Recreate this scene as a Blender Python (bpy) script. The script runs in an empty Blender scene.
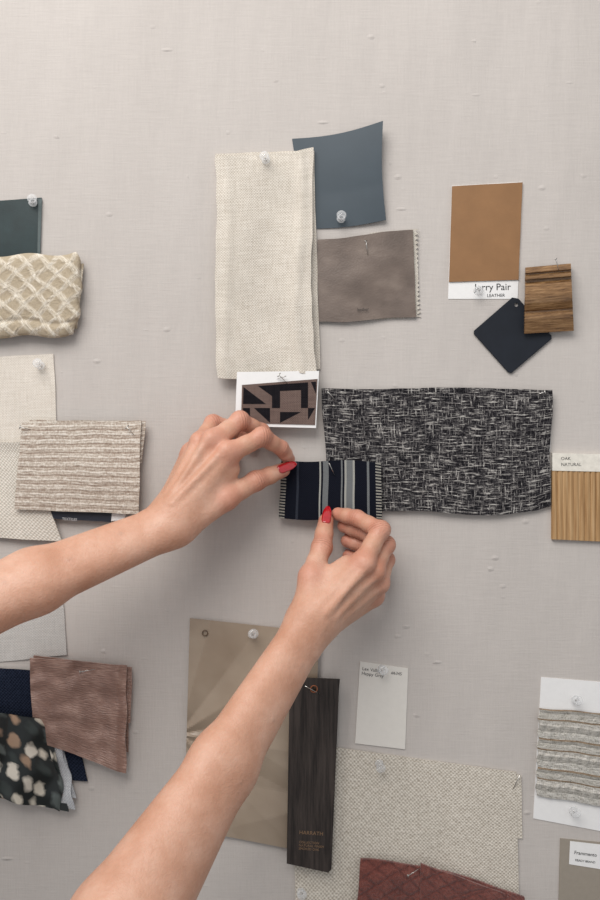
import bpy, bmesh, math, random
import numpy as np
from mathutils import Vector, Matrix, noise
random.seed(3)
D=850.0      # camera distance from the board, mm
Z0=1.40      # height of view centre, m
scene=bpy.context.scene
scene.view_settings.view_transform='Standard'
scene.view_settings.look='None'
COL=scene.collection

def P(px,py,d=0.0):
    s=D/(D-d)
    return np.array([(px-300)/s,-d,(450-py)/s])
def W(p):
    return Vector((p[0]/1000.0,p[1]/1000.0,Z0+p[2]/1000.0))
def meta(o,label,cat,group=None):
    o["label"]=label; o["category"]=cat
    if group: o["group"]=group

# ---------------------------------------------------------------- colours
GAIN=1.0
def lin(c):
    c=c/255.0
    return c/12.92 if c<=0.04045 else ((c+0.055)/1.055)**2.4
def C(r,g,b,k=None):
    k=k or GAIN
    return (min(lin(r)*k,.92),min(lin(g)*k,.92),min(lin(b)*k,.92),1)

class M:
    def __init__(s,name,rough=.85,spec=.25):
        s.m=bpy.data.materials.new(name); s.m.use_nodes=True
        s.nt=s.m.node_tree; s.b=s.nt.nodes["Principled BSDF"]
        s.b.inputs["Roughness"].default_value=rough
        s.b.inputs["Specular IOR Level"].default_value=spec
    def n(s,t,**kw):
        x=s.nt.nodes.new(t)
        for k,v in kw.items(): setattr(x,k,v)
        return x
    def l(s,a,b): s.nt.links.new(a,b)
    def coord(s,kind="UV"):
        return s.n("ShaderNodeTexCoord").outputs[kind]
    def noise(s,vec,scale=(1,1,1),detail=2,rough=.5,loc=(0,0,0)):
        mp=s.n("ShaderNodeMapping"); mp.inputs["Scale"].default_value=scale
        mp.inputs["Location"].default_value=loc
        s.l(vec,mp.inputs["Vector"])
        t=s.n("ShaderNodeTexNoise"); t.inputs["Scale"].default_value=1.0
        t.inputs["Detail"].default_value=detail; t.inputs["Roughness"].default_value=rough
        s.l(mp.outputs[0],t.inputs["Vector"]); return t.outputs["Fac"]
    def math(s,op,a,b=None,c=None):
        x=s.n("ShaderNodeMath",operation=op)
        for i,v in enumerate((a,b,c)):
            if v is None: continue
            if isinstance(v,(int,float)): x.inputs[i].default_value=v
            else: s.l(v,x.inputs[i])
        return x.outputs[0]
    def ramp(s,fac,stops,interp='LINEAR'):
        r=s.n("ShaderNodeValToRGB"); cr=r.color_ramp; cr.interpolation=interp
        cr.elements[0].position=stops[0][0]; cr.elements[0].color=stops[0][1]
        cr.elements[1].position=stops[1][0]; cr.elements[1].color=stops[1][1]
        for p,c in stops[2:]:
            e=cr.elements.new(p); e.color=c
        s.l(fac,r.inputs[0]); return r.outputs[0]
    def mix(s,fac,a,b,mode='MIX'):
        x=s.n("ShaderNodeMix",data_type='RGBA',blend_type=mode)
        for i,v in ((0,fac),(6,a),(7,b)):
            if isinstance(v,(int,float)): x.inputs[i].default_value=v
            elif isinstance(v,tuple): x.inputs[i].default_value=v
            else: s.l(v,x.inputs[i])
        return x.outputs[2]
    def base(s,c):
        if isinstance(c,tuple): s.b.inputs["Base Color"].default_value=c
        else: s.l(c,s.b.inputs["Base Color"])
    def bump(s,h,strength=.5,dist=.001):
        x=s.n("ShaderNodeBump"); x.inputs["Strength"].default_value=strength
        x.inputs["Distance"].default_value=dist
        s.l(h,x.inputs["Height"]); s.l(x.outputs[0],s.b.inputs["Normal"])
    def xy(s,vec):
        x=s.n("ShaderNodeSeparateXYZ"); s.l(vec,x.inputs[0]); return x.outputs
    def add(s,*t):
        r=None
        for a,w in t:
            q=s.math('MULTIPLY',a,w); r=q if r is None else s.math('ADD',r,q)
        return r
    def thread(s,X,Y,pu,pv):
        a=s.math('SINE',s.math('MULTIPLY',X,math.tau/pu)); b=s.math('SINE',s.math('MULTIPLY',Y,math.tau/pv))
        return s.math('MULTIPLY_ADD',s.math('MULTIPLY',a,b),.5,.5)

def weave(name,dark,light,pu=3.0,pv=3.0,w=(.36,.64),bump=.5,rough=.92,regular=.4,fn=.05):
    m=M(name,rough,.08); uv=m.coord(); X=m.xy(uv)
    wob=m.noise(uv,(.06,.06,1),2)
    xx=m.math('ADD',X[0],m.math('MULTIPLY',wob,3.0)); yy=m.math('ADD',X[1],m.math('MULTIPLY',wob,3.0))
    t=m.thread(xx,yy,pu,pv)
    h=m.noise(uv,(fn,.62,1),3,.6); v=m.noise(uv,(.62,fn,1),3,.6,(31,7,0))
    rest=1-regular
    f=m.add((t,regular*.5),(h,rest*.55),(v,rest*.45)); f=m.math('ADD',f,regular*.25)
    big=m.noise(uv,(.02,.02,1),2)
    c=m.ramp(f,[(w[0],dark),(w[1],light)])
    c=m.mix(.12,c,m.ramp(big,[(.3,(.45,.45,.45,1)),(.7,(1,1,1,1))]),'MULTIPLY')
    m.base(c); m.bump(f,bump,.0015); return m.m
def plain(name,c,rough=.5,spec=.4,var=.06,sc=.15,bump=.0,coord="UV"):
    m=M(name,rough,spec); uv=m.coord(coord)
    k=1 if coord=="UV" else 1000
    n=m.noise(uv,(sc*k,sc*k,sc*k),4,.6)
    lo=tuple(x*(1-var*2) for x in c[:3])+(1,); hi=tuple(min(x*(1+var*2),.95) for x in c[:3])+(1,)
    m.base(m.ramp(n,[(.3,lo),(.7,hi)]))
    if bump:
        m.bump(m.noise(uv,(1.0*k,1.0*k,1.0*k),3),bump,.0008)
    return m.m

# ---------------------------------------------------------------- mesh helpers
def finish(me,mats,smooth=True):
    for m in mats: me.materials.append(m)
    if smooth:
        me.polygons.foreach_set("use_smooth",[True]*len(me.polygons))
    me.update()

def sheet_data(corners,d,th,res,wave,seed,lift,warp,grain=35.0):
    TL,TR,BR,BL=[np.array(c,float) for c in corners]
    w=(np.linalg.norm(TR-TL)+np.linalg.norm(BR-BL))/2
    h=(np.linalg.norm(BL-TL)+np.linalg.norm(BR-TR))/2
    nu=max(1,int(w/res)); nv=max(1,int(h/res))
    V=[];UV=[]
    for side in (1,0):
        for j in range(nv+1):
            v=j/nv
            for i in range(nu+1):
                u=i/nu
                p=(TL*(1-u)+TR*u)*(1-v)+(BL*(1-u)+BR*u)*v
                dx=dy=0
                if warp: dx,dy=warp(u,v)
                dd=d
                if wave:
                    dd+=wave*(0.6+noise.noise(Vector((p[0]/grain,p[1]/grain,seed*7.3))))
                    dx+=wave*.9*noise.noise(Vector((p[0]/25,p[1]/25,seed*3.1+50)))
                    dy+=wave*.9*noise.noise(Vector((p[0]/25,p[1]/25,seed*3.1+90)))
                if lift: dd+=lift(u,v)
                dd=max(dd,.0)
                q=P(p[0]+dx,p[1]+dy,dd)
                q[1]-= th*side
                V.append(W(q)); UV.append((u*w,(1-v)*h))
    N=(nu+1)*(nv+1); F=[]
    g=lambda i,j,s: s*N+j*(nu+1)+i
    for j in range(nv):
        for i in range(nu):
            F.append((g(i,j,0),g(i,j+1,0),g(i+1,j+1,0),g(i+1,j,0)))
            F.append((g(i,j,1),g(i+1,j,1),g(i+1,j+1,1),g(i,j+1,1)))
    for i in range(nu):
        F.append((g(i,0,0),g(i+1,0,0),g(i+1,0,1),g(i,0,1)))
        F.append((g(i,nv,1),g(i+1,nv,1),g(i+1,nv,0),g(i,nv,0)))
    for j in range(nv):
        F.append((g(0,j,0),g(0,j,1),g(0,j+1,1),g(0,j+1,0)))
        F.append((g(nu,j,1),g(nu,j,0),g(nu,j+1,0),g(nu,j+1,1)))
    return V,F,UV

def sheet(name,corners,d,mat,th=1.0,res=5,wave=.8,seed=1,lift=None,warp=None,parent=None,extra=(),smooth=True,grain=35.,sharp=50):
    V,F,UV=sheet_data(corners,d,th,res,wave,seed,lift,warp,grain)
    mi=[0]*len(F); mats=[mat]
    for k,e in enumerate(extra):
        v2,f2,u2=sheet_data(e[0],e[1],th,res,wave*.6,seed+k+3,e[3] if len(e)>3 else None,e[4] if len(e)>4 else None)
        o=len(V); V+=v2; UV+=u2
        F+=[tuple(a+o for a in f) for f in f2]
        if e[2] not in mats: mats.append(e[2])
        mi+=[mats.index(e[2])]*len(f2)
    c=sum(V,Vector())/len(V)
    me=bpy.data.meshes.new(name)
    me.from_pydata([v-c for v in V],[],F)
    uvl=me.uv_layers.new(name="UVMap")
    for lp in me.loops: uvl.data[lp.index].uv=UV[lp.vertex_index]
    finish(me,mats,smooth)
    me.polygons.foreach_set("material_index",mi)
    if smooth:
        me.set_sharp_from_angle(angle=math.radians(sharp))
    o=bpy.data.objects.new(name,me); o.location=c
    if parent is not None:
        o.location=c-parent.location
        COL.objects.link(o); o.parent=parent
    else: COL.objects.link(o)
    return o

def plate(name,outer,holes,d,th,mat,parent=None,bevel=.3):
    cu=bpy.data.curves.new(name,'CURVE'); cu.dimensions='2D'; cu.fill_mode='BOTH'
    cu.extrude=(th/2-bevel)/1000; cu.bevel_depth=bevel/1000; cu.bevel_resolution=1
    pts=[P(x,y,d) for x,y in outer]; c=sum(pts)/len(pts)
    def sp(pp):
        s=cu.splines.new('POLY'); s.points.add(len(pp)-1)
        for i,q in enumerate(pp):
            s.points[i].co=((q[0]-c[0])/1000,(q[2]-c[2])/1000,0,1)
        s.use_cyclic_u=True
    sp(pts)
    for hx,hy,hr in holes:
        q=P(hx,hy,d)
        sp([np.array([q[0]+hr*math.cos(a),0,q[2]+hr*math.sin(a)]) for a in [k*math.tau/20 for k in range(20)]])
    tmp=bpy.data.objects.new("tmp",cu); COL.objects.link(tmp)
    dg=bpy.context.evaluated_depsgraph_get(); dg.update()
    me=bpy.data.meshes.new_from_object(tmp.evaluated_get(dg))
    bpy.data.objects.remove(tmp)
    me.transform(Matrix.Rotation(math.pi/2,4,'X'))
    me.materials.clear(); me.materials.append(mat); me.name=name
    o=bpy.data.objects.new(name,me)
    loc=W(np.array([c[0],-(d+th/2),c[2]]))
    COL.objects.link(o)
    if parent is not None: o.parent=parent; o.location=loc-parent.location
    else: o.location=loc
    return o

def text(parent,s,px,py,size,d,mat,rot=0,align='LEFT'):
    cu=bpy.data.curves.new("printed_text",'FONT'); cu.body=s; cu.size=size/1000
    cu.extrude=.00004; cu.align_x=align; cu.resolution_u=3
    tmp=bpy.data.objects.new("tmp",cu); COL.objects.link(tmp)
    dg=bpy.context.evaluated_depsgraph_get(); dg.update()
    me=bpy.data.meshes.new_from_object(tmp.evaluated_get(dg)); bpy.data.objects.remove(tmp)
    me.transform(Matrix.Rotation(math.pi/2,4,'X')@Matrix.Rotation(math.radians(rot),4,'Z'))
    me.materials.clear(); me.materials.append(mat); me.name="printed_text"
    o=bpy.data.objects.new("printed_text",me); COL.objects.link(o)
    o.parent=parent; o.location=W(P(px,py,d))-parent.location
    return o

def lathe(prof,seg=24):
    V=[];F=[]
    for r,a in prof:
        for k in range(seg):
            t=k*math.tau/seg; V.append((r*math.cos(t)/1000,r*math.sin(t)/1000,a/1000))
    n=len(prof)
    for j in range(n-1):
        for k in range(seg):
            F.append((j*seg+k,j*seg+(k+1)%seg,(j+1)*seg+(k+1)%seg,(j+1)*seg+k))
    F.append(tuple(reversed(range(seg)))); F.append(tuple((n-1)*seg+k for k in range(seg)))
    return V,F
def ring(parent,px,py,d,R,r,mat,name,label):
    rg=bpy.data.meshes.new(name); V=[];F=[]
    for i in range(24):
        for j in range(8):
            a=i*math.tau/24;b=j*math.tau/8; q=R+r*math.cos(b)
            V.append((q*math.cos(a)/1000,r*math.sin(b)/1000,q*math.sin(a)/1000))
    for i in range(24):
        for j in range(8): F.append((i*8+j,((i+1)%24)*8+j,((i+1)%24)*8+(j+1)%8,i*8+(j+1)%8))
    rg.from_pydata(V,[],F); finish(rg,[mat]); g=bpy.data.objects.new(name,rg); COL.objects.link(g)
    g.parent=parent; g.location=W(P(px,py,d))-parent.location; g["label"]=label
    return g

# ---------------------------------------------------------------- room
wm=M("linen_board_cover",.95,.08); oc=wm.coord("Object")
fh=wm.noise(oc,(45,45,650),3,.7,(1,9,4)); fv=wm.noise(oc,(650,45,45),3,.7,(6,2,8))
big=wm.noise(oc,(4,4,2.2),3,.6)
def dots(scale,thr,rad,lc):
    vor=wm.n("ShaderNodeTexVoronoi"); vor.inputs["Scale"].default_value=1
    mp=wm.n("ShaderNodeMapping"); mp.inputs["Scale"].default_value=scale; mp.inputs["Location"].default_value=lc
    wm.l(oc,mp.inputs[0]); wm.l(mp.outputs[0],vor.inputs["Vector"])
    nub=wm.math('GREATER_THAN',wm.noise(oc,(22,22,26),2,.5,lc),thr)
    return wm.math('MULTIPLY',wm.ramp(vor.outputs["Distance"],[(.0,(1,1,1,1)),(rad,(0,0,0,1))]),nub)
nubs=wm.math('ADD',dots((30,44,46),.52,.13,(0,0,0)),wm.math('MULTIPLY',dots((18,30,60),.55,.12,(3,7,1)),1.2))
cbase=wm.ramp(big,[(.3,C(180,174,169,1.17)),(.7,C(188,182,177,1.17))])
weav=wm.add((fh,.5),(fv,.5))
cb=wm.mix(.16,cbase,wm.ramp(weav,[(.38,(.62,.62,.62,1)),(.62,(1,1,1,1))]),'MULTIPLY')
wm.base(cb)
wrk=wm.noise(oc,(11,11,3.2),3,.55,(2,2,2))
hh=wm.add((weav,.4),(nubs,.75),(wrk,5.5))
wm.bump(hh,.55,.0022)
def box(name,lo,hi,mat):
    me=bpy.data.meshes.new(name); bm=bmesh.new(); bmesh.ops.create_cube(bm,size=1)
    c=[(a+b)/2 for a,b in zip(lo,hi)]; s=[b-a for a,b in zip(lo,hi)]
    bmesh.ops.scale(bm,vec=s,verts=bm.verts); bm.to_mesh(me); bm.free()
    me.materials.append(mat); o=bpy.data.objects.new(name,me); o.location=c; COL.objects.link(o)
    o["kind"]="structure"; return o
box("wall_back",(-1.6,0,0),(1.6,.1,2.7),wm.m)
box("floor",(-1.6,-2.2,-.05),(1.6,.1,0),plain("floor_boards",C(110,104,100),.6,.3,.1,.004,coord="Object"))

# ---------------------------------------------------------------- materials
m_dark_text=plain("dark_ink",C(40,40,42),.6)
m_copper_text=plain("bronze_foil",C(134,106,80),.5)
m_copper=plain("copper_ring",C(150,90,60),.35)
m_white_card=plain("white_card",C(236,235,234),.6,.3,.01)
m_clear=M("clear_plastic",.08,.6)
m_clear.base(m_clear.ramp(m_clear.noise(m_clear.coord("Object"),(50,50,50)),[(.3,(.82,.83,.84,1)),(.7,(.9,.9,.9,1))]))
lw_=m_clear.n("ShaderNodeLayerWeight"); lw_.inputs["Blend"].default_value=.4
m_clear.l(m_clear.math('MULTIPLY_ADD',lw_.outputs["Facing"],.55,.18),m_clear.b.inputs["Alpha"])
mm=M("steel",.3,.5); mm.b.inputs["Metallic"].default_value=1
mm.base(mm.ramp(mm.noise(mm.coord("Object"),(900,900,900)),[(.3,(.42,.41,.39,1)),(.7,(.65,.63,.6,1))])); m_steel=mm.m

# ---------------------------------------------------------------- pins
hv,hf=lathe([(.1,0),(4.0,0),(4.4,.6),(4.0,1.3),(2.6,1.9),(2.0,3.5),(2.2,6.5),(3.0,8.2),(4.6,8.8),(4.8,9.6),(4.4,10.4),(.1,10.6)])
head_me=bpy.data.meshes.new("pin_head"); head_me.from_pydata(hv,[],hf); finish(head_me,[m_clear.m])
nv_,nf_=lathe([(.05,-5),(.45,-3.5),(.6,4.0)],10)
needle_me=bpy.data.meshes.new("needle"); needle_me.from_pydata(nv_,[],nf_); finish(needle_me,[m_steel])
def pushpin(px,py,d,tx=0,tz=0,on="a fabric swatch"):
    e=bpy.data.objects.new("pushpin",None); e.empty_display_size=.005; COL.objects.link(e)
    e.location=W(P(px,py,d+.8))
    dirv=Vector((tx,-1,tz)).normalized()
    e.rotation_mode='QUATERNION'; e.rotation_quaternion=dirv.to_track_quat('Z','Y')
    for nme,me in (("pin_head",head_me),("needle",needle_me)):
        o=bpy.data.objects.new(nme,me); COL.objects.link(o); o.parent=e
    meta(e,"clear plastic pushpin stuck through "+on,"pushpin","clear pushpins on the board")
def tpin(x0,y0,x1,y1,d,bar=5.0,rise=7,on="a fabric swatch"):
    a=P(x0,y0,d); b=P(x1,y1,d+rise)
    A=W(a);B=W(b); L=(B-A).length
    bm=bmesh.new()
    bmesh.ops.create_cone(bm,cap_ends=True,segments=8,radius1=.0002,radius2=.00055,depth=L,matrix=Matrix.Translation((0,0,L/2)))
    if bar: bmesh.ops.create_cone(bm,cap_ends=True,segments=8,radius1=.0006,radius2=.0006,depth=bar/1000,matrix=Matrix.Translation((0,0,L))@Matrix.Rotation(math.pi/2,4,'Y'))
    me=bpy.data.meshes.new("straight_pin"); bm.to_mesh(me); bm.free(); finish(me,[m_steel])
    o=bpy.data.objects.new("straight_pin",me); COL.objects.link(o); o.location=A
    o.rotation_mode='QUATERNION'; o.rotation_quaternion=(B-A).to_track_quat('Z','X')
    meta(o,"thin steel pin pushed obliquely through "+on,"pin","steel pins on the board")

# ---------------------------------------------------------------- swatches
tri=lambda t: abs((t%1.0)*2-1)
sm=lambda a,b,x:(lambda t:t*t*(3-2*t))(min(1,max(0,(x-a)/(b-a))))
N3=lambda x,y,z:noise.noise(Vector((x,y,z)))

# dark teal
o=sheet("leather_swatch",[(-38,204),(42,198),(40,256),(-38,260)],0,plain("teal_leather",C(24,44,46),.4,.4,.12,.05,.1),1.6,4,.3,2)
meta(o,"dark teal leather swatch above a rolled cream fabric","leather swatch")
sheet("stitched_edge",[(38.5,199),(42,198.6),(40.3,255),(37.5,255)],2.0,plain("grey_edging",C(88,98,98),.7),.4,4,0,2,parent=o)
pushpin(33,203,2.3,.2,.2,"the teal leather swatch")

# rolled cream lattice fabric
LW,LH=152.0,82.0
def cords(a,b):
    wx=4*N3(a/24.,b/24.,3); wy=4*N3(a/24.,b/24.,9)
    r=0
    for e_,sp_ in ((a+wx+(b+wy)*1.05,21.0),(a+wx-(b+wy)*1.05,21.0)):
        t=tri(e_/sp_)
        c=max(0,t-.58)/.42
        r=max(r,c**.4*(.55+.45*math.cos(c*17)))
    return r
def lat(u,v):
    a=u*LW;b=v*LH
    fold=6*math.sqrt(max(0,1-(2*v-1)**6))*math.sqrt(max(0,1-max(0,(u-.9)/.10)**2))
    return fold+1.3*cords(a,b)+.35*N3(a/2.6,b/2.6,1)+1.0*N3(a/34.,b/18.,4)-1.5*math.exp(-((v-.82-.02*math.sin(u*9))/.03)**2)
ce=M("cream_crochet_cloth",.9,.1); uv=ce.coord()
at_=ce.n("ShaderNodeAttribute",attribute_name="cord")
gr=ce.noise(uv,(.7,.7,1),3,.7)
cc=ce.ramp(at_.outputs["Fac"],[(.05,C(186,172,150)),(.4,C(214,203,185)),(.8,C(238,231,218))])
cc=ce.mix(.35,cc,ce.ramp(gr,[(.32,(.6,.56,.5,1)),(.6,(1,1,1,1))]),'MULTIPLY'); ce.base(cc)
ce.bump(gr,.7,.0015); cm=ce.m
def roundend(u,v):
    return (-6*sm(.9,1,u)*abs(2*v-1)**3+1.2*math.sin(v*19), 1.6*math.sin(u*17)*abs(2*v-1))
o=sheet("folded_fabric",[(-68,257),(83,254),(79,336),(-68,338)],8,cm,2.,1.0,0,4,lift=lat,warp=roundend,
   extra=[([(-60,266),(84,264),(77,329),(-60,330)],4.5,cm,lambda u,v:3.0*math.sin(math.pi*v)),([(-60,262),(80,261),(74,333),(-60,332)],0,cm,lambda u,v:3.0*math.sin(math.pi*v))])
me=o.data; at=me.attributes.new("cord",'FLOAT','POINT')
uvd={}
for lp in me.loops: uvd[lp.vertex_index]=me.uv_layers[0].data[lp.index].uv
at.data.foreach_set("value",[cords(uvd[i][0],LH-uvd[i][1]) for i in range(len(me.vertices))])
meta(o,"thickly folded cream fabric with raised crochet lattice texture","fabric swatch")

# cream fabric
cream=weave("cream_linen",C(204,195,183),C(232,225,215),2.6,2.6,bump=.35,regular=.35)
o=sheet("fabric_swatch",[(-60,360),(54,354),(57,446),(-60,452)],.2,cream,1,4,.9,5,
   extra=[([(-60,362),(50,358),(53,440),(-60,440)],0,cream)])
meta(o,"plain cream linen swatch hanging behind a striped beige one","fabric swatch")
pushpin(41,366,2.6,-.1,.25,"the cream linen swatch")
cream2=weave("cream_boucle",C(190,182,169),C(236,230,220),3.6,3.6,bump=.9,regular=.55)
o=sheet("fabric_swatch",[(-60,440),(28,443),(62,541),(-60,534)],4.6,cream2,2.2,4,.9,6,lift=lambda u,v:2*math.sin(u*9)*(1-v)+2*(1-sm(0,.1,v)))
meta(o,"off-white nubby cloth swatch beneath a striped beige one","fabric swatch")
# beige striped
bm_=M("beige_slub_stripe",.9,.1); uv=bm_.coord(); X=bm_.xy(uv)
yw=bm_.math('ADD',X[1],bm_.math('MULTIPLY',bm_.noise(uv,(.03,.05,1),2),3))
s1=bm_.math('MULTIPLY_ADD',bm_.math('SINE',bm_.math('MULTIPLY',yw,math.tau/7.8)),.5,.5)
s2=bm_.math('MULTIPLY_ADD',bm_.math('SINE',bm_.math('MULTIPLY',yw,math.tau/2.9)),.5,.5)
b=bm_.noise(uv,(.13,.7,1),3,.75,(9,2,0)); c=bm_.noise(uv,(.55,.3,1),2,.7); g0=bm_.noise(uv,(.03,.03,1),2)
f=bm_.add((s1,.10),(s2,.08),(b,.46),(c,.30),(g0,.06))
bm_.base(bm_.ramp(f,[(.36,C(142,125,112)),(.45,C(172,157,144)),(.52,C(194,183,170)),(.60,C(226,219,209))])); bm_.bump(f,.6,.0025)
o=sheet("fabric_swatch",[(22,423),(141,421),(139,514),(15,509)],9.5,bm_.m,1.4,4,1.3,7,lift=lambda u,v:2*math.sin(v*3)+1.0*sm(.8,1,v),
  extra=[([(30,420),(146,421),(142,463),(30,508)],7.2,bm_.m)])
meta(o,"beige and taupe slub-striped woven fabric folded double","fabric swatch")
tpin(33,430,20,427,11.5,4,6,"the beige striped swatch"); tpin(136,437,127,427,11.5,5,6,"the beige striped swatch")
o=sheet("sample_label",[(40,511),(112,513),(111,522),(42,518)],7.0,plain("navy_label",C(35,40,52),.5),.5,5,.2,3)
meta(o,"narrow navy paper label peeking out below the striped cloth","label")
sheet("label_end",[(112,512),(126,514),(124,520),(111,521)],7.0,m_white_card,.5,5,.0,3,parent=o)
text(o,"TEXTILES",62,520,3.6,7.9,plain("white_ink",C(205,205,205)),-3)

# pale grey fabric
pg=weave("pale_grey_linen",C(178,175,171),C(208,205,201),2.8,2.8,bump=.4)
o=sheet("fabric_swatch",[(-60,600),(63,596),(67,655),(-60,668)],.0,pg,1,4,.9,8)
meta(o,"pale grey linen swatch hanging above dark navy cloth","fabric swatch")
nav=weave("navy_cloth",C(14,19,32),C(44,52,70),3.4,3.4,regular=.5,bump=1)
o=sheet("fabric_swatch",[(-60,664),(60,672),(88,781),(-60,770)],1.6,nav,1.4,4,.9,9)
meta(o,"dark navy textured cloth swatch beneath a mauve one","fabric swatch")
# mauve
mv=M("copper_rose_silk",.32,.55); uv=mv.coord(); X=mv.xy(uv)
a=mv.noise(uv,(.12,.9,1),2,.5); b=mv.noise(uv,(.05,.035,1),2,.5)
f=mv.add((a,.45),(b,.55))
mv.base(mv.ramp(f,[(.34,C(124,93,81)),(.5,C(146,113,100)),(.66,C(174,142,128))])); mv.bump(a,.6,.002)
mv.b.inputs["Sheen Weight"].default_value=.25
def pl(u,v): return .9*math.sin(v*22+u*5+N3(u*4,v*3,0)*3)+3.0*sm(.3,1,v)*(1-.4*u)+2.0*math.exp(-((u-.90)/.05)**2)
o=sheet("fabric_swatch",[(30,657),(127,665),(126,773),(34,739)],9,mv.m,1.6,1.6,1.6,10,lift=pl,
  extra=[([(34,655),(132,667),(131,722),(34,730)],5,mv.m),([(34,655),(130,667),(129,752),(34,730)],2.6,mv.m)])
meta(o,"copper-rose satiny fabric swatch folded double","fabric swatch")
tpin(96,669,80,672,12,3,4,"the copper-rose swatch")
# blotch print roll
cp=M("blotch_print",.38,.45); uv=cp.coord()
nn=cp.n("ShaderNodeTexNoise"); nn.inputs["Scale"].default_value=.09; nn.inputs["Detail"].default_value=2; cp.l(uv,nn.inputs["Vector"])
mx=cp.n("ShaderNodeVectorMath",operation='MULTIPLY_ADD'); cp.l(nn.outputs["Color"],mx.inputs[0]); mx.inputs[1].default_value=(11,11,0); cp.l(uv,mx.inputs[2])
mp=cp.n("ShaderNodeMapping"); mp.inputs["Scale"].default_value=(.068,.056,1); mp.inputs["Rotation"].default_value=(0,0,.3); cp.l(mx.outputs[0],mp.inputs[0])
vo=cp.n("ShaderNodeTexVoronoi"); vo.inputs["Scale"].default_value=1; vo.inputs["Randomness"].default_value=.38; cp.l(mp.outputs[0],vo.inputs["Vector"])
sx=cp.n("ShaderNodeSeparateColor"); cp.l(vo.outputs["Color"],sx.inputs[0])
peb=cp.ramp(sx.outputs[0],[(0,C(216,208,192)),(.30,C(170,140,116)),(.50,C(52,60,58)),(.66,C(222,214,200)),(.82,C(92,100,98))],'CONSTANT')
cp.base(cp.mix(cp.ramp(vo.outputs["Distance"],[(.32,(0,0,0,1)),(.50,(1,1,1,1))]),peb,C(30,35,35)))
lining=weave("grey_lining",C(172,175,180),C(216,218,220),2.5,2.5)
o=sheet("folded_fabric",[(-60,714),(44,720),(62,812),(-60,788)],13,cp.m,1.6,2,1.6,11,grain=18.,
  lift=lambda u,v:4*math.sin(math.pi*min(1,v))+7*math.sqrt(max(0,1-max(0,(u-.75)/.25)**2))-7+3.2*math.sin(u*16+v*4+2*N3(u*3,v*3,0)),
  warp=lambda u,v:(5*u*math.sin(math.pi*v)+2*math.sin(v*11)*u,-4*math.sin(math.pi*u)+3*math.sin(u*12)*v),
  extra=[([(-40,722),(56,734),(74,809),(-40,788)],8.0,lining,lambda u,v:-2*u+2.5*math.sin(v*9),lambda u,v:(4*u*math.sin(math.pi*v)+1.5*math.sin(v*14)*u,0)),
         ([(-40,722),(50,728),(69,811),(-40,790)],10.5,cp.m,lambda u,v:-2*u+1.5*math.sin(v*7)),
         ([(-40,724),(62,742),(76,798),(-40,780)],4.2,lining)])
meta(o,"crumpled folded fabric with black, white, tan and grey spots","fabric swatch")

# long linen
ln=weave("oat_linen",C(184,174,160),C(230,223,212),2.8,2.8,(.34,.62),.8,regular=.45)
def lw(u,v): return (1.5*math.sin(v*5+1)-3*math.sin(math.pi*v)*(u),2*math.sin(u*7)*sm(.6,1,v)+ (3*u*(1-u)*4 if v<.02 else 0))
o=sheet("fabric_swatch",[(214,157),(312,148),(317,373),(218,378)],5,ln,2.0,3,1.8,12,warp=lw,lift=lambda u,v:2.0*math.sin(u*6+v*2)+3*v+2.8*math.exp(-((u-.86-.03*math.sin(v*6))/.05)**2)+2.0*math.exp(-((u-.1-.03*math.sin(v*4))/.05)**2),
   extra=[([(216,154),(314,151),(320,369),(222,373)],.8,ln)])
meta(o,"long oat-coloured linen swatch hanging in a soft fold","fabric swatch")
pushpin(266,160,9.5,-.15,.1,"the oat linen swatch")
# slate sheet
sl_=plain("slate_vinyl",C(64,75,83),.5,.4,.03,.03)
o=sheet("vinyl_swatch",[(292,139),(383,121),(386,220),(306,229)],0,sl_,.7,3,0,13,
  lift=lambda u,v:.1+ (max(0,u-.12)**1.6)*14*(1-.65*v)+.4*abs(math.sin(v*5)),warp=lambda u,v:(2.5*math.sin(math.pi*v)*u*-1,4*math.sin(math.pi*u)*(1-v)+2.5*math.sin(math.pi*u)*v))
meta(o,"smooth slate blue vinyl sheet curling away from the board","vinyl swatch")
pushpin(341,219,4.0,.0,.15,"the slate sheet")
# taupe leather
tp=M("taupe_suede",.42,.5); uv=tp.coord()
n1=tp.noise(uv,(.03,.045,1),3,.5)
tp.base(tp.ramp(n1,[(.3,C(94,81,73)),(.52,C(112,98,89)),(.72,C(130,116,106))])); tp.bump(tp.noise(uv,(.5,.5,1),3),.25,.001); tp.b.inputs["Sheen Weight"].default_value=.3
pk=weave("pinked_backing",C(180,172,160),C(220,214,204),2.5,2.5)
def zig(u,v): return (2.4*(tri(v*20)-.5)*2 if u>.97 else 0,0)
o=sheet("leather_swatch",[(317,240),(413,230),(416,318),(319,322)],2.2,tp.m,1.2,2.2,.9,14,lift=lambda u,v:2*u*(1-v)+.8*math.sin(u*5),warp=lambda u,v:(0,2*math.sin(u*6)*.6))
sheet("pinked_edge_backing",[(370,233),(416.5,229),(419,317),(374,320)],.6,pk,.5,2.2,.3,15,warp=zig,lift=lambda u,v:2*u*(1-v),parent=o)
meta(o,"taupe suede leather swatch with zigzag pinked pale backing","leather swatch")
text(o,"leather",357,311,4.2,6.4,m_dark_text,2)
tpin(368,256,366,241,5,5,5,"the taupe leather swatch")

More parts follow.
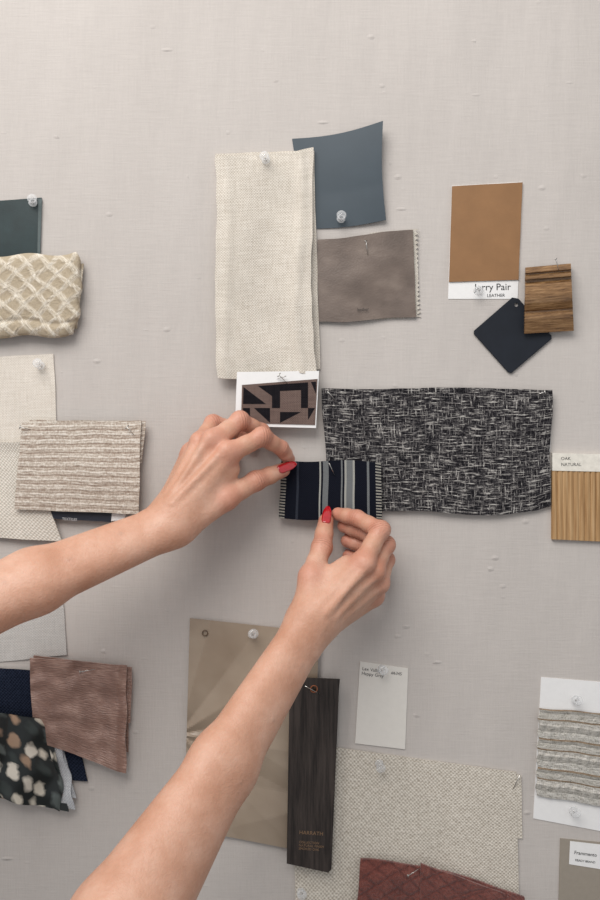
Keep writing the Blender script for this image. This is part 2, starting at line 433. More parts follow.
# geometric card
o=sheet("sample_card",[(237,372),(319,371),(316,428),(235,426)],13.5,m_white_card,.7,20,0,1,smooth=False)
meta(o,"white card carrying a brown and black geometric woven patch","sample card")
gb=weave("mauve_brown_jacquard",C(94,78,73),C(124,106,99),2.2,2.2,bump=.5); gk=weave("black_jacquard",C(16,15,19),C(38,35,39),2.2,2.2)
gp=sheet("woven_patch",[(242,385),(317.5,379),(315,425),(241,423)],14.3,gb,.5,3,0,2,parent=o)
def add_polys(ob,polys,d,mat):
    me=ob.data; bm=bmesh.new(); bm.from_mesh(me); me.materials.append(mat); k=len(me.materials)-1
    uvl=bm.loops.layers.uv.active
    for pg_ in polys:
        vs=[bm.verts.new(W(P(x,y,d))-ob.location-ob.parent.location) for x,y in reversed(pg_)]
        f=bm.faces.new(vs); f.material_index=k; f.normal_update()
        for lp,(x,y) in zip(f.loops,reversed(pg_)): lp[uvl].uv=(x,y)
        if f.normal.y>0: f.normal_flip()
    bm.to_mesh(me); bm.free()
add_polys(gp,[
 [(243.5,387),(266,404),(243,404)],
 [(243,408),(250,408),(250,422.3),(243,422.2)],
 [(254,408),(270,408),(270,422.8)],
 [(258,386),(272,385),(272,396)],
 [(272,385),(280,384.3),(280,408),(272,408)],
 [(280,384.3),(301,382.8),(301,390),(280,391)],
 [(301,382.8),(308,382.3),(308,408),(301,408)],
 [(280,412),(301,412),(280,422.8)],
 [(308,408),(315,408),(308,420)],
 [(311,382),(316,381.6),(316,394)]],15.0,gk)
tpin(288,384,279,375,14.8,5,6,"the geometric sample card")
tpin(277,379,286,376,14.8,0,4,"the geometric sample card")

# tweed
tw=M("black_white_tweed",.95,.08); uv=tw.coord(); X=tw.xy(uv)
a=tw.noise(uv,(.07,.66,1),3,.72); b=tw.noise(uv,(.66,.07,1),3,.72,(13,4,0)); c=tw.noise(uv,(.6,.6,1),2,.7)
mxm=tw.math('MAXIMUM',a,tw.math('SUBTRACT',b,.03))
f=tw.add((mxm,.84),(c,.16))
g=tw.noise(uv,(.03,.022,1),3)
f2=tw.math('ADD',f,tw.math('MULTIPLY',tw.math('SUBTRACT',g,.5),.07))
tw.base(tw.ramp(f2,[(.46,C(30,29,33)),(.515,C(64,62,65)),(.565,C(124,120,118)),(.63,C(214,210,204))])); tw.bump(f,1,.004)
o=sheet("fabric_swatch",[(322,388),(552,389),(549,511),(328,505)],2,tw.m,1.8,3,1.0,16,
   warp=lambda u,v:(2.0*math.sin(v*9)*(u-.5),5*math.sin(math.pi*u)**.7*v+1.5*math.sin(u*11)*v-3*sm(.93,1,u)*v+.8*math.sin(u*8)*(1-v)),
   lift=lambda u,v:1.0*math.sin(u*8+v*3)+1.2)
meta(o,"large black and white tweed boucle fabric swatch","fabric swatch")
sheet("selvedge_strip",[(546,400),(551.5,420),(550,452),(546,452)],2.0,m_white_card,.6,6,0,3,parent=o)
tpin(337,402,328,392,5,4,6,"the tweed swatch"); tpin(533,396,545,392,5,4,6,"the tweed swatch")

# striped swatch being pinned
st=M("navy_stripe_canvas",.9,.12); uv=st.coord(); X=st.xy(uv)
navy=C(20,23,34);dim=C(52,56,66);grey=C(120,123,124);pale=C(172,172,165)
u_=st.math('DIVIDE',X[0],101.0)
S=[(0,navy),(.16,dim),(.18,navy),(.385,pale),(.40,navy),(.42,grey),(.475,navy),(.60,grey),(.615,navy),(.635,pale),(.655,grey),(.715,pale),(.735,navy),(.86,grey),(.885,navy)]
cc=st.ramp(u_,S,'CONSTANT')
edge=st.math('MAXIMUM',st.math('LESS_THAN',u_,.055),st.math('GREATER_THAN',u_,.95))
dash=st.math('GREATER_THAN',st.math('SINE',st.math('MULTIPLY',X[1],2.1)),.0)
cc=st.mix(st.math('MULTIPLY',edge,dash),cc,C(158,155,146))
tt=st.thread(X[0],X[1],2.0,2.0); nz=st.noise(uv,(.2,1.1,1),2)
wv=st.add((tt,.5),(nz,.5))
cc=st.mix(.5,cc,st.ramp(wv,[(.3,(.5,.5,.5,1)),(.7,(1,1,1,1))]),'MULTIPLY'); st.base(cc); st.bump(wv,.5,.0012)
o=sheet("fabric_swatch",[(281,460),(381,462),(382,521),(279,518)],9.5,st.m,1.6,3,.7,17,
   warp=lambda u,v:(0,1.2*math.sin(u*7)),lift=lambda u,v:1.2*math.sin(u*6))
meta(o,"small navy and grey vertically striped fabric swatch held in fingers","fabric swatch")
tpin(335,476,329,463,12,0,6,"the navy striped swatch")

# tan leather card
o=sheet("sample_card",[(452,186),(522,182),(517.5,299),(448,299)],.0,m_white_card,.6,30,0,1,smooth=False)
meta(o,"sample card with caramel leather panel above a white printed strip","sample card")
sheet("leather_panel",[(452,186.5),(522.3,182.5),(518.3,280),(449,282)],.8,plain("caramel_leather",C(144,106,70),.45,.4,.04,.04,.15),1.1,5,.2,2,parent=o)
text(o,"Jerry Pair",474.5,290.5,9.6,.8,m_dark_text,1)
text(o,"LEATHER",487,297,4.4,.8,m_dark_text,1)
pushpin(479,290,.9,-.3,-.25,"the caramel leather card")
# navy tag
o=plate("sample_tag",[(474,331),(512,298),(518,299),(551,336),(551,339),(511,373),(508,372),(474,334)],[(516,305,2.2)],1.2,1.4,plain("navy_tile",C(24,29,38),.55,.3,.08,.05,coord="Object"))
meta(o,"dark navy square sample tag hanging by one corner","sample tag")
# wood moulding block
wd=M("walnut_moulding",.2,.6); uv=wd.coord()
n1=wd.noise(uv,(.035,.5,1),4,.65); n2=wd.noise(uv,(.2,2.2,1),3,.6); f=wd.add((n1,.7),(n2,.3))
wd.base(wd.ramp(f,[(.36,C(78,52,31)),(.5,C(128,95,61)),(.64,C(162,128,90))]))
def mould(u,v):
    if v<.09: return .5+6*v/.09
    if v<.13: return 3.5
    if v<.20: return 7.5
    if v<.24: return 3.5
    if v<.66: return 4.5+5*math.sin((v-.24)/.42*math.pi)
    if v<.71: return 2.5
    if v<.78: return 7.5
    return 7.5-5.5*(v-.78)/.22
o=sheet("wood_sample",[(525,268),(570,264),(573,331),(524,334)],3.2,wd.m,2.5,1.1,0,1,lift=mould,sharp=35)
meta(o,"small walnut wood moulding sample with grooves","wood sample")
tpin(559,272,556,259,12,3,5,"the walnut moulding sample")
# reeded oak sample
ok=M("oak_veneer",.5,.3); uv=ok.coord()
n1=ok.noise(uv,(.45,.012,1),4,.6)
ok.base(ok.ramp(n1,[(.35,C(150,113,74)),(.5,C(176,140,98)),(.65,C(194,161,120))])); ok.bump(n1,.4,.001)
o=sheet("wood_sample",[(551,470),(640,472),(640,543),(551,539)],0,ok.m,3,.7,0,1,lift=lambda u,v:1.6*abs(math.sin(u*89/5.5*math.pi))**.5)
meta(o,"reeded natural oak veneer sample with cream top label","wood sample")
sheet("label_strip",[(551,453),(640,455),(640,472.5),(551,470.5)],0,plain("cream_label",C(228,223,212),.6),5,20,0,1,parent=o,smooth=False)
text(o,"OAK",561,460,4.5,5.1,m_dark_text); text(o,"NATURAL",561,466,4.5,5.1,m_dark_text)

# vellum sheet
ve=M("pearl_vellum",.36,.5); uv=ve.coord()
n1=ve.noise(uv,(.02,.02,1),3)
ve.base(ve.ramp(n1,[(.3,C(152,135,117)),(.7,C(170,154,136))]))
def facet(u,v):
    x=u*128;y=v*215
    t1=math.atan2(y-120,x+8)*1.5; t2=math.atan2(160-y,x-150)*1.1
    return 3*tri(t1)+2.8*tri(t2)+.2
o=sheet("vellum_swatch",[(190,618),(319,632),(312,853),(184,828)],0,ve.m,.5,2.0,0,1,lift=facet,sharp=2)
meta(o,"taupe pearly sheet creased into angular facets","wallcovering swatch")
ring(o,205,633,5.5,2.6,.5,plain("brown_ring",C(96,78,62),.5),"eyelet","small brown ring around a punched hole")
pushpin(252,634,5,.25,.25,"the creased taupe sheet")
# woven bottom
gw=weave("off_white_basket_weave",C(168,158,144),C(230,223,211),3.8,3.8,(.36,.60),1.0,regular=.42,fn=.14)
o=sheet("fabric_swatch",[(292,741),(516,772),(519,915),(296,930)],0,gw,1.6,4,.5,18,lift=lambda u,v:.6*math.sin(u*9),
   extra=[([(330,749),(521,775),(522,838),(330,830)],0,gw)])
meta(o,"large warm off-white coarse woven upholstery swatch","fabric swatch")
pushpin(379,763,2.5,.1,-.2,"the off-white woven swatch"); pushpin(301,892,2.5,.1,.2,"the off-white woven swatch")
tpin(512,791,520,775,2,0,4,"the off-white woven swatch")
# dark tag
dwm=M("dark_stained_wood",.5,.3); oc=dwm.coord("Object")
n1=dwm.noise(oc,(260,260,18),4,.65)
dwm.base(dwm.ramp(n1,[(.35,C(40,35,33)),(.65,C(70,62,58))])); dwm.bump(n1,.4,.0006)
TD=10
o=plate("wood_sample_tag",[(290,677),(339.5,679),(338.5,690),(331,868),(328,871),(287,862)],[(314,689,3.2)],TD,3,dwm.m)
meta(o,"long dark stained wood tag with bronze foil lettering","wood sample")
ring(o,314,689,TD+3.1,3.3,.6,m_copper,"grommet","copper ring around the hole")
text(o,"HARRATH",299,834,5.2,TD+3.1,m_copper_text,-4); text(o,"COLLECTION\nNATURAL FINISH\nSMOKED OAK",299,843,3.2,TD+3.1,m_copper_text,-4)
tpin(320,694,305,686,TD+3.5,0,4,"the dark wood tag")

# paint card
o=sheet("paint_card",[(360,661),(408,668),(405,749),(355,743)],0.3,plain("warm_white_paint",C(222,218,211),.6,.3,.01),1.0,30,0,1,smooth=False)
meta(o,"small off-white paint colour card with printed name","paint card")
text(o,"Lex Valley\nHappy Gray",362,670,4.6,1.4,m_dark_text,-8); text(o,"#6345",391,674,4.2,1.4,m_dark_text,-8)
pushpin(381,669,1.5,.2,.1,"the paint card")
# brick fabric
ru=M("brick_chenille",.75,.2); uv=ru.coord(); X=ru.xy(uv)
def ln_(s_):
    t=ru.math('MULTIPLY_ADD',ru.math('SINE',ru.math('MULTIPLY',ru.math('ADD',ru.math('MULTIPLY',X[0],.6),ru.math('MULTIPLY',X[1],s_)),.45)),.5,.5)
    return ru.math('POWER',t,8.0)
dg_=ru.math('MAXIMUM',ln_(1.0),ln_(-1.0))
n1=ru.noise(uv,(.3,.3,1),4,.75); n2=ru.noise(uv,(.06,.06,1),2)
f=ru.math('SUBTRACT',ru.add((n1,.7),(n2,.3)),ru.math('MULTIPLY',dg_,.13))
ru.base(ru.ramp(f,[(.3,C(92,44,38)),(.5,C(124,66,56)),(.68,C(150,92,80))])); ru.bump(f,1,.005); ru.b.inputs["Sheen Weight"].default_value=.35
o=sheet("fabric_swatch",[(361,858),(524,896),(530,960),(352,960)],5,ru.m,2.8,3,1.6,19,warp=lambda u,v:(0,-7*math.sin(math.pi*u)*(1-v)),
   lift=lambda u,v:3*sm(0,.15,v)+4*abs(math.sin(u*5+v*4)),
   extra=[([(420,862),(505,893),(505,930),(420,930)],11,ru.m),([(370,866),(500,900),(500,950),(370,950)],2.2,ru.m)])
meta(o,"brick red plush chenille fabric swatch folded at its corner","fabric swatch")
tpin(420,868,408,876,15,3,5,"the brick red swatch")

# trim card
o=sheet("sample_card",[(541,677),(640,685),(638,838),(533,818)],.0,m_white_card,.8,30,0,1,smooth=False)
meta(o,"white card wrapped with bands of woven silvery beige trim","sample card")
br=M("woven_trim_yarn",.7,.3); uv=br.coord(); X=br.xy(uv)
yb=br.math('ADD',X[1],br.math('MULTIPLY',br.noise(uv,(.06,.06,1),2),1.5))
bnd=br.ramp(br.math('FRACT',br.math('DIVIDE',yb,31.0)),[(0,C(236,232,224)),(.24,C(192,188,181)),(.42,C(236,231,223)),(.60,C(168,146,122)),(.65,C(224,219,210)),(.84,C(182,178,171)),(.94,C(168,146,122))],'CONSTANT')
n1=br.noise(uv,(.10,.75,1),3,.75); n2=br.noise(uv,(.75,.35,1),3,.75)
f=br.add((n1,.5),(n2,.5))
br.base(br.mix(.9,bnd,br.ramp(f,[(.38,(.42,.41,.38,1)),(.46,(.78,.77,.74,1)),(.54,(1,1,1,1))]),'MULTIPLY')); br.bump(f,1,.004)
def braid(u,v):
    k=v*6; fr=k%1
    return 1.3*math.sqrt(max(0,1-(2*fr-1)**2))+.7*N3(u*20,v*30,2)+.5*math.sin(u*70)*(1 if int(k)%2 else .3)
e=sheet("woven_trim",[(539,708),(640,716),(638,812),(536,795)],2.0,br.m,1.4,1.2,0,4,lift=braid,warp=lambda u,v:(1.0*math.sin(v*40),.5*math.sin(u*14)),parent=o)
pushpin(575,700,1.2,.0,.25,"the woven trim card"); pushpin(573,811,1.2,.0,.2,"the woven trim card")

# taupe card
o=sheet("sample_card",[(560,838),(650,847),(650,960),(557,950)],0,plain("taupe_paint",C(154,145,133),.6,.3,.02),1.2,30,0,1,smooth=False)
meta(o,"taupe painted sample card with white printed label","sample card")
sheet("paper_label",[(570,841),(650,850),(650,877),(569,864)],1.3,m_white_card,.3,30,0,1,parent=o,smooth=False)
text(o,"Frammento",574,854,4.9,1.8,m_dark_text,-7); text(o,"READY BRAND",575,861,3.0,1.8,m_dark_text,-7)

# ================================================================= person
class Prim:
    def __init__(s,a,b,ra,rb): s.a=np.array(a,float);s.b=np.array(b,float);s.ra=ra;s.rb=rb
    def d(s,p):
        ba=s.b-s.a; pa=p-s.a; L=max(ba@ba,1e-6)
        t=np.clip((pa@ba)/L,0,1)
        q=pa-t[:,None]*ba
        return np.sqrt((q*q).sum(1))-(s.ra+(s.rb-s.ra)*t)
def smin(a,b,k):
    h=np.maximum(k-np.abs(a-b),0)/k
    return np.minimum(a,b)-h*h*k*.25
class Hand:
    def __init__(s):
        s.palm=[];s.fingers=[];s.details=[];s.arm=[]
    def sdf(s,p):
        p=p.astype(np.float64)
        d=None
        for q in s.arm: d=q.d(p) if d is None else smin(d,q.d(p),16)
        dp=None
        for q in s.palm: dp=q.d(p) if dp is None else smin(dp,q.d(p),8)
        d=smin(d,dp,14)
        for q in s.details: d=smin(d,q.d(p),4.5)
        F=None
        for ch in s.fingers:
            f=None
            for q in ch: f=q.d(p) if f is None else smin(f,q.d(p),2.6)
            F=f if F is None else smin(F,f,1.0)
        return smin(d,F,6)
def chain(joints):
    out=[]
    for i in range(len(joints)-1):
        a=P(*joints[i][:3]);b=P(*joints[i+1][:3]);ra=joints[i][3];rb=joints[i+1][3]
        m=(a+b)/2; rm=(ra+rb)/2*.91
        if i==len(joints)-2: rm=(ra+rb)/2*1.0
        out+= [Prim(a,m,ra,rm),Prim(m,b,rm,rb)]
    return out
def surface(sdf,lo,hi,h,B=6):
    lo=np.array(lo,float);hi=np.array(hi,float)
    nb=np.ceil((hi-lo)/(h*B)).astype(int)
    g=[np.arange(n) for n in nb]
    I=np.stack(np.meshgrid(*g,indexing='ij'),-1).reshape(-1,3)
    cen=lo+(I*B+(B-1)/2)*h
    cd=sdf(cen)
    act=np.abs(cd)<B*h*.87*1.35+3
    vals=np.repeat(np.repeat(np.repeat(cd.reshape(nb),B,0),B,1),B,2).astype(np.float32)
    off=np.stack(np.meshgrid(*[np.arange(B)]*3,indexing='ij'),-1).reshape(-1,3)
    A=I[act]
    for c in range(0,len(A),1500):
        idx=(A[c:c+1500,None,:]*B+off[None]).reshape(-1,3)
        v=sdf(lo+idx*h)
        vals[idx[:,0],idx[:,1],idx[:,2]]=v
    s=vals<0
    cnt=np.zeros([n-1 for n in s.shape],np.int8)
    for a in (0,1):
        for b in (0,1):
            for c in (0,1):
                cnt+=s[a:s.shape[0]-1+a,b:s.shape[1]-1+b,c:s.shape[2]-1+c]
    ac=(cnt>0)&(cnt<8)
    co=np.argwhere(ac); idx=np.full(ac.shape,-1,np.int32); idx[ac]=np.arange(len(co))
    pos=np.zeros((len(co),3));n=np.zeros(len(co))
    cs=[np.array(x) for x in np.ndindex(2,2,2)]
    for a in cs:
        for b in cs:
            df=b-a
            if df.sum()==1 and (df>=0).all():
                va=vals[tuple((co+a).T)];vb=vals[tuple((co+b).T)]
                x=(va<0)!=(vb<0); t=np.where(x,va/np.where(x,va-vb,1),0)
                pos+=np.where(x[:,None],a+t[:,None]*df,0); n+=x
    V=lo+h*(co+pos/n[:,None])
    Fs=[]
    for ax in range(3):
        u,w=(ax+1)%3,(ax+2)%3
        sl0=[slice(1,-1)]*3;sl1=[slice(1,-1)]*3
        sl0[ax]=slice(0,-1);sl1[ax]=slice(1,None)
        e=np.argwhere(s[tuple(sl0)]!=s[tuple(sl1)]); o_=np.array([1,1,1]);o_[ax]=0; e=e+o_
        def cell(du,dw):
            c=e.copy(); c[:,u]+=du; c[:,w]+=dw; return idx[tuple(c.T)]
        q=np.stack([cell(-1,-1),cell(0,-1),cell(0,0),cell(-1,0)],1)
        ins=s[tuple(e.T)]
        q[~ins]=q[~ins][:,::-1]; Fs.append(q)
    F=np.concatenate(Fs)
    for _ in range(2):
        e=.4; d0=sdf(V)
        G=np.stack([sdf(V+np.eye(3)[k]*e)-d0 for k in range(3)],1)/e
        G/=np.maximum((G*G).sum(1,keepdims=True),.2)
        V=V-.8*G*d0[:,None]
    return V,F
def nrm(v): v=np.array(v,float); return v/np.linalg.norm(v)
mc=lambda a,b,ra,rb:Prim(P(*a),P(*b),ra,rb)

# ---- upper hand
A=Hand()
aw=P(168,526,66)
Af=dict(
 index=[(229,453,58,10.0),(262,437,47,8.7),(281,448,29,7.4),(289,459,14,6.0)],
 middle=[(213,441,53,10.1),(240,421,37,8.7),(262,431,19,7.4),(273,445,9,6.2)],
 ring=[(201,443,42,9.6),(213,423,17,8.4),(238,430,10,7.0),(252,446,8,6.0)],
 pinky=[(191,453,32,8.6),(203,438,13,7.4),(220,445,9,6.2),(232,455,8,5.6)],
 thumb=[(226,498,56,10.8),(256,481,38,9.4),(283,470,21,7.1)])
for k,v in Af.items(): A.fingers.append(chain(v))
A.palm+= [mc((182,512,66),(229,453,57),14,10.3),mc((177,508,62),(213,441,51),15,10.6),mc((172,507,56),(201,443,40),14,10.2),
          mc((168,512,50),(191,453,30),13,9.5),mc((185,524,64),(226,498,55),14.0,11),
          mc((200,500,52),(222,468,46),15,12),mc((190,500,46),(208,460,34),14,12),mc((205,497,58),(231,470,52),11,8)]
nA=nrm([-.35,-.85,.45])
for (a,b) in [((178,508,70),(229,453,58)),((173,507,66),(213,441,53)),((168,509,60),(201,443,42))]:
    A.details.append(Prim(P(*a)+nA*11.0,P(*b)+nA*8.2,2.4,3.4))
for j in ('index','middle','ring'):
    q=P(*Af[j][0][:3])+nA*5.2; A.details.append(Prim(q,q+.1,6.4,6.4))
for j in ('index','middle'):
    q=P(*Af[j][1][:3])+nrm([.0,-.75,.65])*2.6; A.details.append(Prim(q,q+.1,6.6,6.6))
q=P(*Af['thumb'][1][:3])+nrm([0,-1,.2])*2.6; A.details.append(Prim(q,q+.1,7.2,7.2))
elA=np.array([-336,-168,-156.])
side=nrm(np.cross(elA-aw,nA)); LA=elA-aw
A.arm+= [Prim(aw+side*8,aw+LA*.5+side*9,13.8,19),Prim(aw-side*8,aw+LA*.5-side*9,13.8,19),
         Prim(aw+LA*.5+side*9,elA+side*6,19,31),Prim(aw+LA*.5-side*9,elA-side*8,19,31),
         Prim(aw,P(182,508,60),17,15.5), Prim(elA,elA+np.array([-40,-75,-30.]),36,38)]
q=aw+LA*.05+nA*7+side*(10 if side[2]>0 else -10); A.details.append(Prim(q,q+.1,8.6,8.6))
# ---- lower hand
B=Hand()
bw=P(307,630,80)
Bf=dict(
 index=[(363,563,68,10.1),(380,530,51,8.7),(357,518,33,7.8),(338,514,18,6.5)],
 middle=[(373,571,58,10.1),(385,545,40,8.8),(362,531,25,7.8),(344,526,14,6.6)],
 ring=[(378,583,46,9.6),(386,560,26,8.5),(364,545,18,7.4),(347,541,12,6.3)],
 pinky=[(374,596,34,8.6),(381,576,18,7.6),(362,561,13,6.6),(348,556,10,5.8)],
 thumb=[(311,577,66,10.8),(322,547,45,9.6),(326,521,25,7.4)])
for k,v in Bf.items(): B.fingers.append(chain(v))
B.palm+= [mc((318,612,80),(363,563,67),14,10.3),mc((325,616,74),(373,571,56),15,10.6),mc((328,620,66),(378,583,44),14,10.2),
          mc((326,624,58),(374,596,32),13,9.5),mc((307,612,78),(311,577,66),13.5,11),
          mc((325,595,60),(352,575,50),15,12),mc((335,600,50),(358,585,38),14,12),mc((315,590,70),(347,566,60),12,10)]
nB=nrm([.45,-.85,-.1])
for (a,b) in [((320,610,84),(363,563,68)),((328,614,78),(373,571,58)),((331,618,70),(378,583,46))]:
    B.details.append(Prim(P(*a)+nB*11.0,P(*b)+nB*8.2,2.4,3.4))
for j in ('index','middle','ring'):
    q=P(*Bf[j][0][:3])+nB*5.2; B.details.append(Prim(q,q+.1,6.4,6.4))
for j in ('index','middle'):
    q=P(*Bf[j][1][:3])+nrm([.75,-.65,.1])*2.6; B.details.append(Prim(q,q+.1,6.4,6.4))
q=P(*Bf['thumb'][1][:3])+nrm([-.1,-1,0])*2.6; B.details.append(Prim(q,q+.1,7.4,7.4))
elB=P(120,932,232)
side=nrm(np.cross(elB-bw,nB))
L=elB-bw
B.arm+= [Prim(bw+side*8,bw+L*.5+side*9,13.8,19),Prim(bw-side*8,bw+L*.5-side*9,13.8,19),
         Prim(bw+L*.5+side*9,bw+L*.97+side*10,19,32),Prim(bw+L*.5-side*9,bw+L*.97-side*10,19,32),
         Prim(bw,P(320,612,76),17,15.5),Prim(elB,elB+np.array([-40,-60,-30.]),38,40)]
q=bw+L*.05+nB*6+side*(10 if side[0]>0 else -10); B.details.append(Prim(q,q+.1,8.6,8.6))
def bounds(H,pad=10):
    pr=H.arm+H.palm+[q for f in H.fingers for q in f]
    lo=np.min([np.minimum(q.a,q.b)-max(q.ra,q.rb) for q in pr],0)-pad
    hi=np.max([np.maximum(q.a,q.b)+max(q.ra,q.rb) for q in pr],0)+pad
    return lo,hi
veins=[(A,nA,[(168,520,66),(190,492,66),(206,470,58),(207,452,50)]),(A,nA,[(190,492,66),(214,478,62),(222,462,60)]),
       (A,nA,[(168,520,66),(130,540,84),(80,566,108),(20,590,130)]),
       (B,nB,[(312,628,82),(330,604,80),(350,588,70),(370,578,60)]),(B,nB,[(330,604,80),(342,584,74),(357,574,70)]),
       (B,nB,[(312,628,82),(295,660,100),(262,710,122),(225,765,150)])]
VV=[];FF=[];RED=[];SX=[];SW=[];VN=[];n0=0
for H,Jd in ((A,Af),(B,Bf)):
    lo,hi=bounds(H)
    V,F=surface(H.sdf,lo,hi,1.25)
    red=np.zeros(len(V)); sx_=np.zeros(len(V)); sw=np.zeros(len(V)); vn=np.zeros(len(V))
    for k,js in Jd.items():
        for i,j in enumerate(js):
            c=P(*j[:3]); dd=np.linalg.norm(V-c,axis=1)
            amp=.75 if i==0 else (1.0 if i==len(js)-1 else .8)
            red=np.maximum(red,amp*np.exp(-(np.maximum(dd-j[3]*.8,0)/7)**2))
            if 0<i<len(js)-1:
                a=P(*js[i-1][:3]);b=P(*js[i+1][:3]); ax=nrm(nrm(c-a)+nrm(b-c))
                s_=(V-c)@ax; wgt=np.exp(-(s_/4.2)**2)*np.exp(-(np.maximum(dd-j[3]-1.0,0)/2.5)**2)*(.85 if i==1 else .55)
                up=wgt>sw; sx_=np.where(up,s_,sx_); sw=np.where(up,wgt,sw)
    for HH,nn_,path in veins:
        if HH is not H: continue
        for a,b in zip(path,path[1:]):
            a=P(*a);b=P(*b); t=np.clip(((V-a)@(b-a))/((b-a)@(b-a)),0,1)
            q=V-(a+t[:,None]*(b-a)); along=q@nn_; perp=np.linalg.norm(q-along[:,None]*nn_,axis=1)
            vn=np.maximum(vn,np.where(along>0,np.exp(-(perp/2.2)**2),0))
    nd=nA if H is A else nB
    V=V+vn[:,None]*nd*.45
    VV.append(V);FF.append(F+n0);RED.append(red);SX.append(sx_);SW.append(sw);VN.append(vn);n0+=len(V)
V=np.concatenate(VV);F=np.concatenate(FF);red=np.concatenate(RED)
me=bpy.data.meshes.new("person")
cen=V.mean(0)
me.from_pydata(((V-cen)/1000).tolist(),[],F.tolist())
for nme,arr in (("redness",red),("crease_axis",np.concatenate(SX)),("crease_weight",np.concatenate(SW)),("vein",np.concatenate(VN))):
    at=me.attributes.new(nme,'FLOAT','POINT'); at.data.foreach_set("value",arr.astype(np.float32))
sk=M("skin",.42,.4)
AT=lambda n_: sk.n("ShaderNodeAttribute",attribute_name=n_).outputs["Fac"]
oc=sk.coord("Object")
mot=sk.noise(oc,(34,34,34),4,.55); mot2=sk.noise(oc,(260,260,260),3,.6)
c1=sk.ramp(mot,[(.3,C(196,146,120)),(.5,C(208,160,135)),(.7,C(217,174,151))])
c1=sk.mix(sk.math('MULTIPLY',AT("redness"),.6),c1,C(199,123,104))
c1=sk.mix(sk.math('MULTIPLY',AT("vein"),.18),c1,C(150,132,124))
c1=sk.mix(.14,c1,sk.ramp(mot2,[(.35,(.72,.58,.52,1)),(.65,(1,1,1,1))]),'MULTIPLY')
wn=sk.math('MULTIPLY',sk.math('SUBTRACT',mot2,.5),4.5)
cr=sk.math('MULTIPLY_ADD',sk.math('COSINE',sk.math('ADD',sk.math('MULTIPLY',AT("crease_axis"),math.tau/2.6),wn)),.5,.5)
cr=sk.math('MULTIPLY',sk.math('POWER',cr,3.0),AT("crease_weight"))
c1=sk.mix(sk.math('MULTIPLY',cr,.5),c1,C(150,90,72))
sk.base(c1)
sk.b.inputs["Subsurface Weight"].default_value=.06; sk.b.inputs["Subsurface Radius"].default_value=(1,.35,.2); sk.b.inputs["Subsurface Scale"].default_value=.0025
fb=sk.noise(oc,(650,650,650),3,.6)
sk.bump(sk.add((fb,1.1),(mot2,1.1),(cr,-1.8)),.38,.001)
finish(me,[sk.m])
person=bpy.data.objects.new("person",me); person.location=W(cen); COL.objects.link(person)
meta(person,"bare-armed person with red nails, both hands pinning a striped swatch","person")
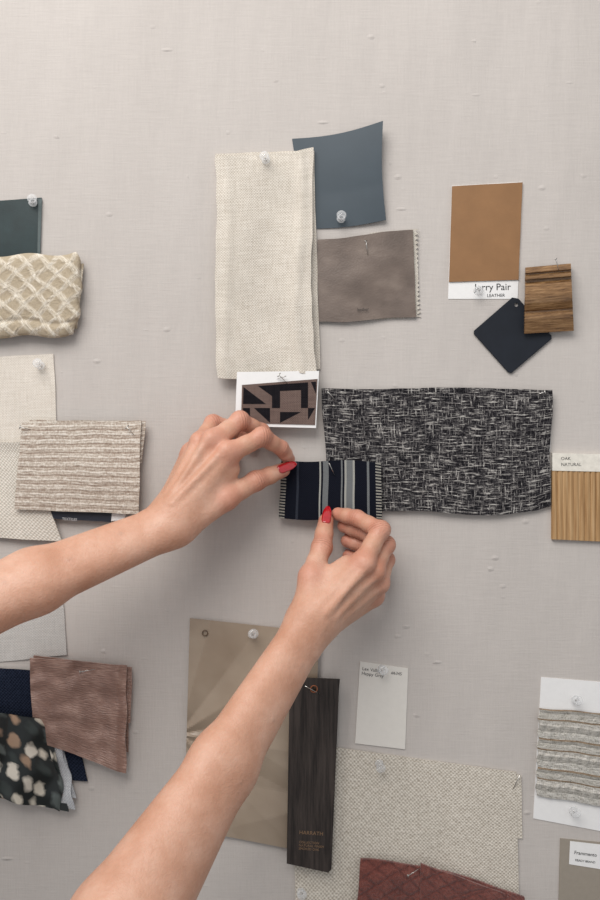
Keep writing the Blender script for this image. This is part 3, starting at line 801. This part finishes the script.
# nails
m_nail=M("red_nail_polish",.06,.7); m_nail.base(m_nail.ramp(m_nail.noise(m_nail.coord("Object"),(200,200,200)),[(.3,C(166,8,22)),(.7,C(186,14,28))])); m_nail.b.inputs["Coat Weight"].default_value=1.0
def nail(tip,prev,n,r,w=5.0,back=6,fwd=9,lift=.9,drop_k=.012):
    f=nrm(tip-prev); n=nrm(n-f*(n@f)); s=np.cross(f,n)
    NA=10;NB=18; Vn=[];Fn=[]
    L=back+fwd
    for lay in (0,1):
        for j in range(NB+1):
            b=j/NB
            hw=w*(1-(max(0,(b-.5)/.5))**2.0*.72)*(1-(max(0,(.2-b)/.2))**2*.35)
            x=-back+b*L
            rad=r+lift+max(0,-x)*.06
            drop=max(0,x)**2*drop_k
            for i in range(NA+1):
                a=(i/NA*2-1)*hw/rad
                p=tip+f*x+(s*math.sin(a)+n*math.cos(a))*(rad-.7*lay)-n*drop
                Vn.append(W(p))
    N=(NA+1)*(NB+1); g=lambda i,j,l:l*N+j*(NA+1)+i
    for j in range(NB):
        for i in range(NA):
            Fn.append((g(i,j,0),g(i+1,j,0),g(i+1,j+1,0),g(i,j+1,0))); Fn.append((g(i,j,1),g(i,j+1,1),g(i+1,j+1,1),g(i+1,j,1)))
    for i in range(NA):
        Fn.append((g(i,0,0),g(i,0,1),g(i+1,0,1),g(i+1,0,0))); Fn.append((g(i,NB,0),g(i+1,NB,0),g(i+1,NB,1),g(i,NB,1)))
    for j in range(NB):
        Fn.append((g(0,j,0),g(0,j+1,0),g(0,j+1,1),g(0,j,1))); Fn.append((g(NA,j,0),g(NA,j,1),g(NA,j+1,1),g(NA,j+1,0)))
    c=sum(Vn,Vector())/len(Vn)
    me=bpy.data.meshes.new("fingernail"); me.from_pydata([v-c for v in Vn],[],Fn); finish(me,[m_nail.m])
    bm=bmesh.new(); bm.from_mesh(me); bmesh.ops.recalc_face_normals(bm,faces=bm.faces); bm.to_mesh(me); bm.free()
    o=bpy.data.objects.new("fingernail",me); COL.objects.link(o); o.parent=person; o.location=c-person.location
    o["label"]="glossy red painted nail"
def J(j): return P(*j[:3])
nail(J(Af['thumb'][2]),J(Af['thumb'][1]),np.array([.1,-1,.3]),7.1,4.9,9,14)
nail(J(Bf['thumb'][2]),J(Bf['thumb'][1]),np.array([-.05,-1,.0]),7.4,4.8,8,14)
for Fd in (Af,Bf):
    for k in ('middle','ring','pinky'):
        j=Fd[k]; t=J(j[3]);p1=J(j[2]);p0=J(j[1])
        nail(t,p1,nrm(p1-p0)-nrm(t-p1)*.1+np.array([0,.3,0]),j[3][3],4,4,5,.4,.03)

# ---------------------------------------------------------------- light + camera
w=bpy.data.worlds.new("room_light"); scene.world=w; w.use_nodes=True
bg=w.node_tree.nodes["Background"]; bg.inputs[0].default_value=(.96,.975,1,1); bg.inputs[1].default_value=.54
def area(name,loc,target,size,power,col):
    l=bpy.data.lights.new(name,'AREA'); l.shape='RECTANGLE'; l.size=size[0]; l.size_y=size[1]; l.energy=power; l.color=col
    o=bpy.data.objects.new(name,l); COL.objects.link(o); o.location=loc
    o.rotation_euler=(Vector(target)-Vector(loc)).to_track_quat('-Z','Y').to_euler()
area("window_light",(-.5,-1.15,2.6),(0.1,0,1.5),(1.3,1.0),28,(1,.965,.93))
cam=bpy.data.cameras.new("camera"); co=bpy.data.objects.new("camera",cam); COL.objects.link(co)
co.location=(0,-D/1000,Z0); co.rotation_euler=(math.pi/2,0,0)
cam.sensor_fit='VERTICAL'; cam.sensor_height=36; cam.lens=36*D/900; cam.clip_start=.01
scene.camera=co
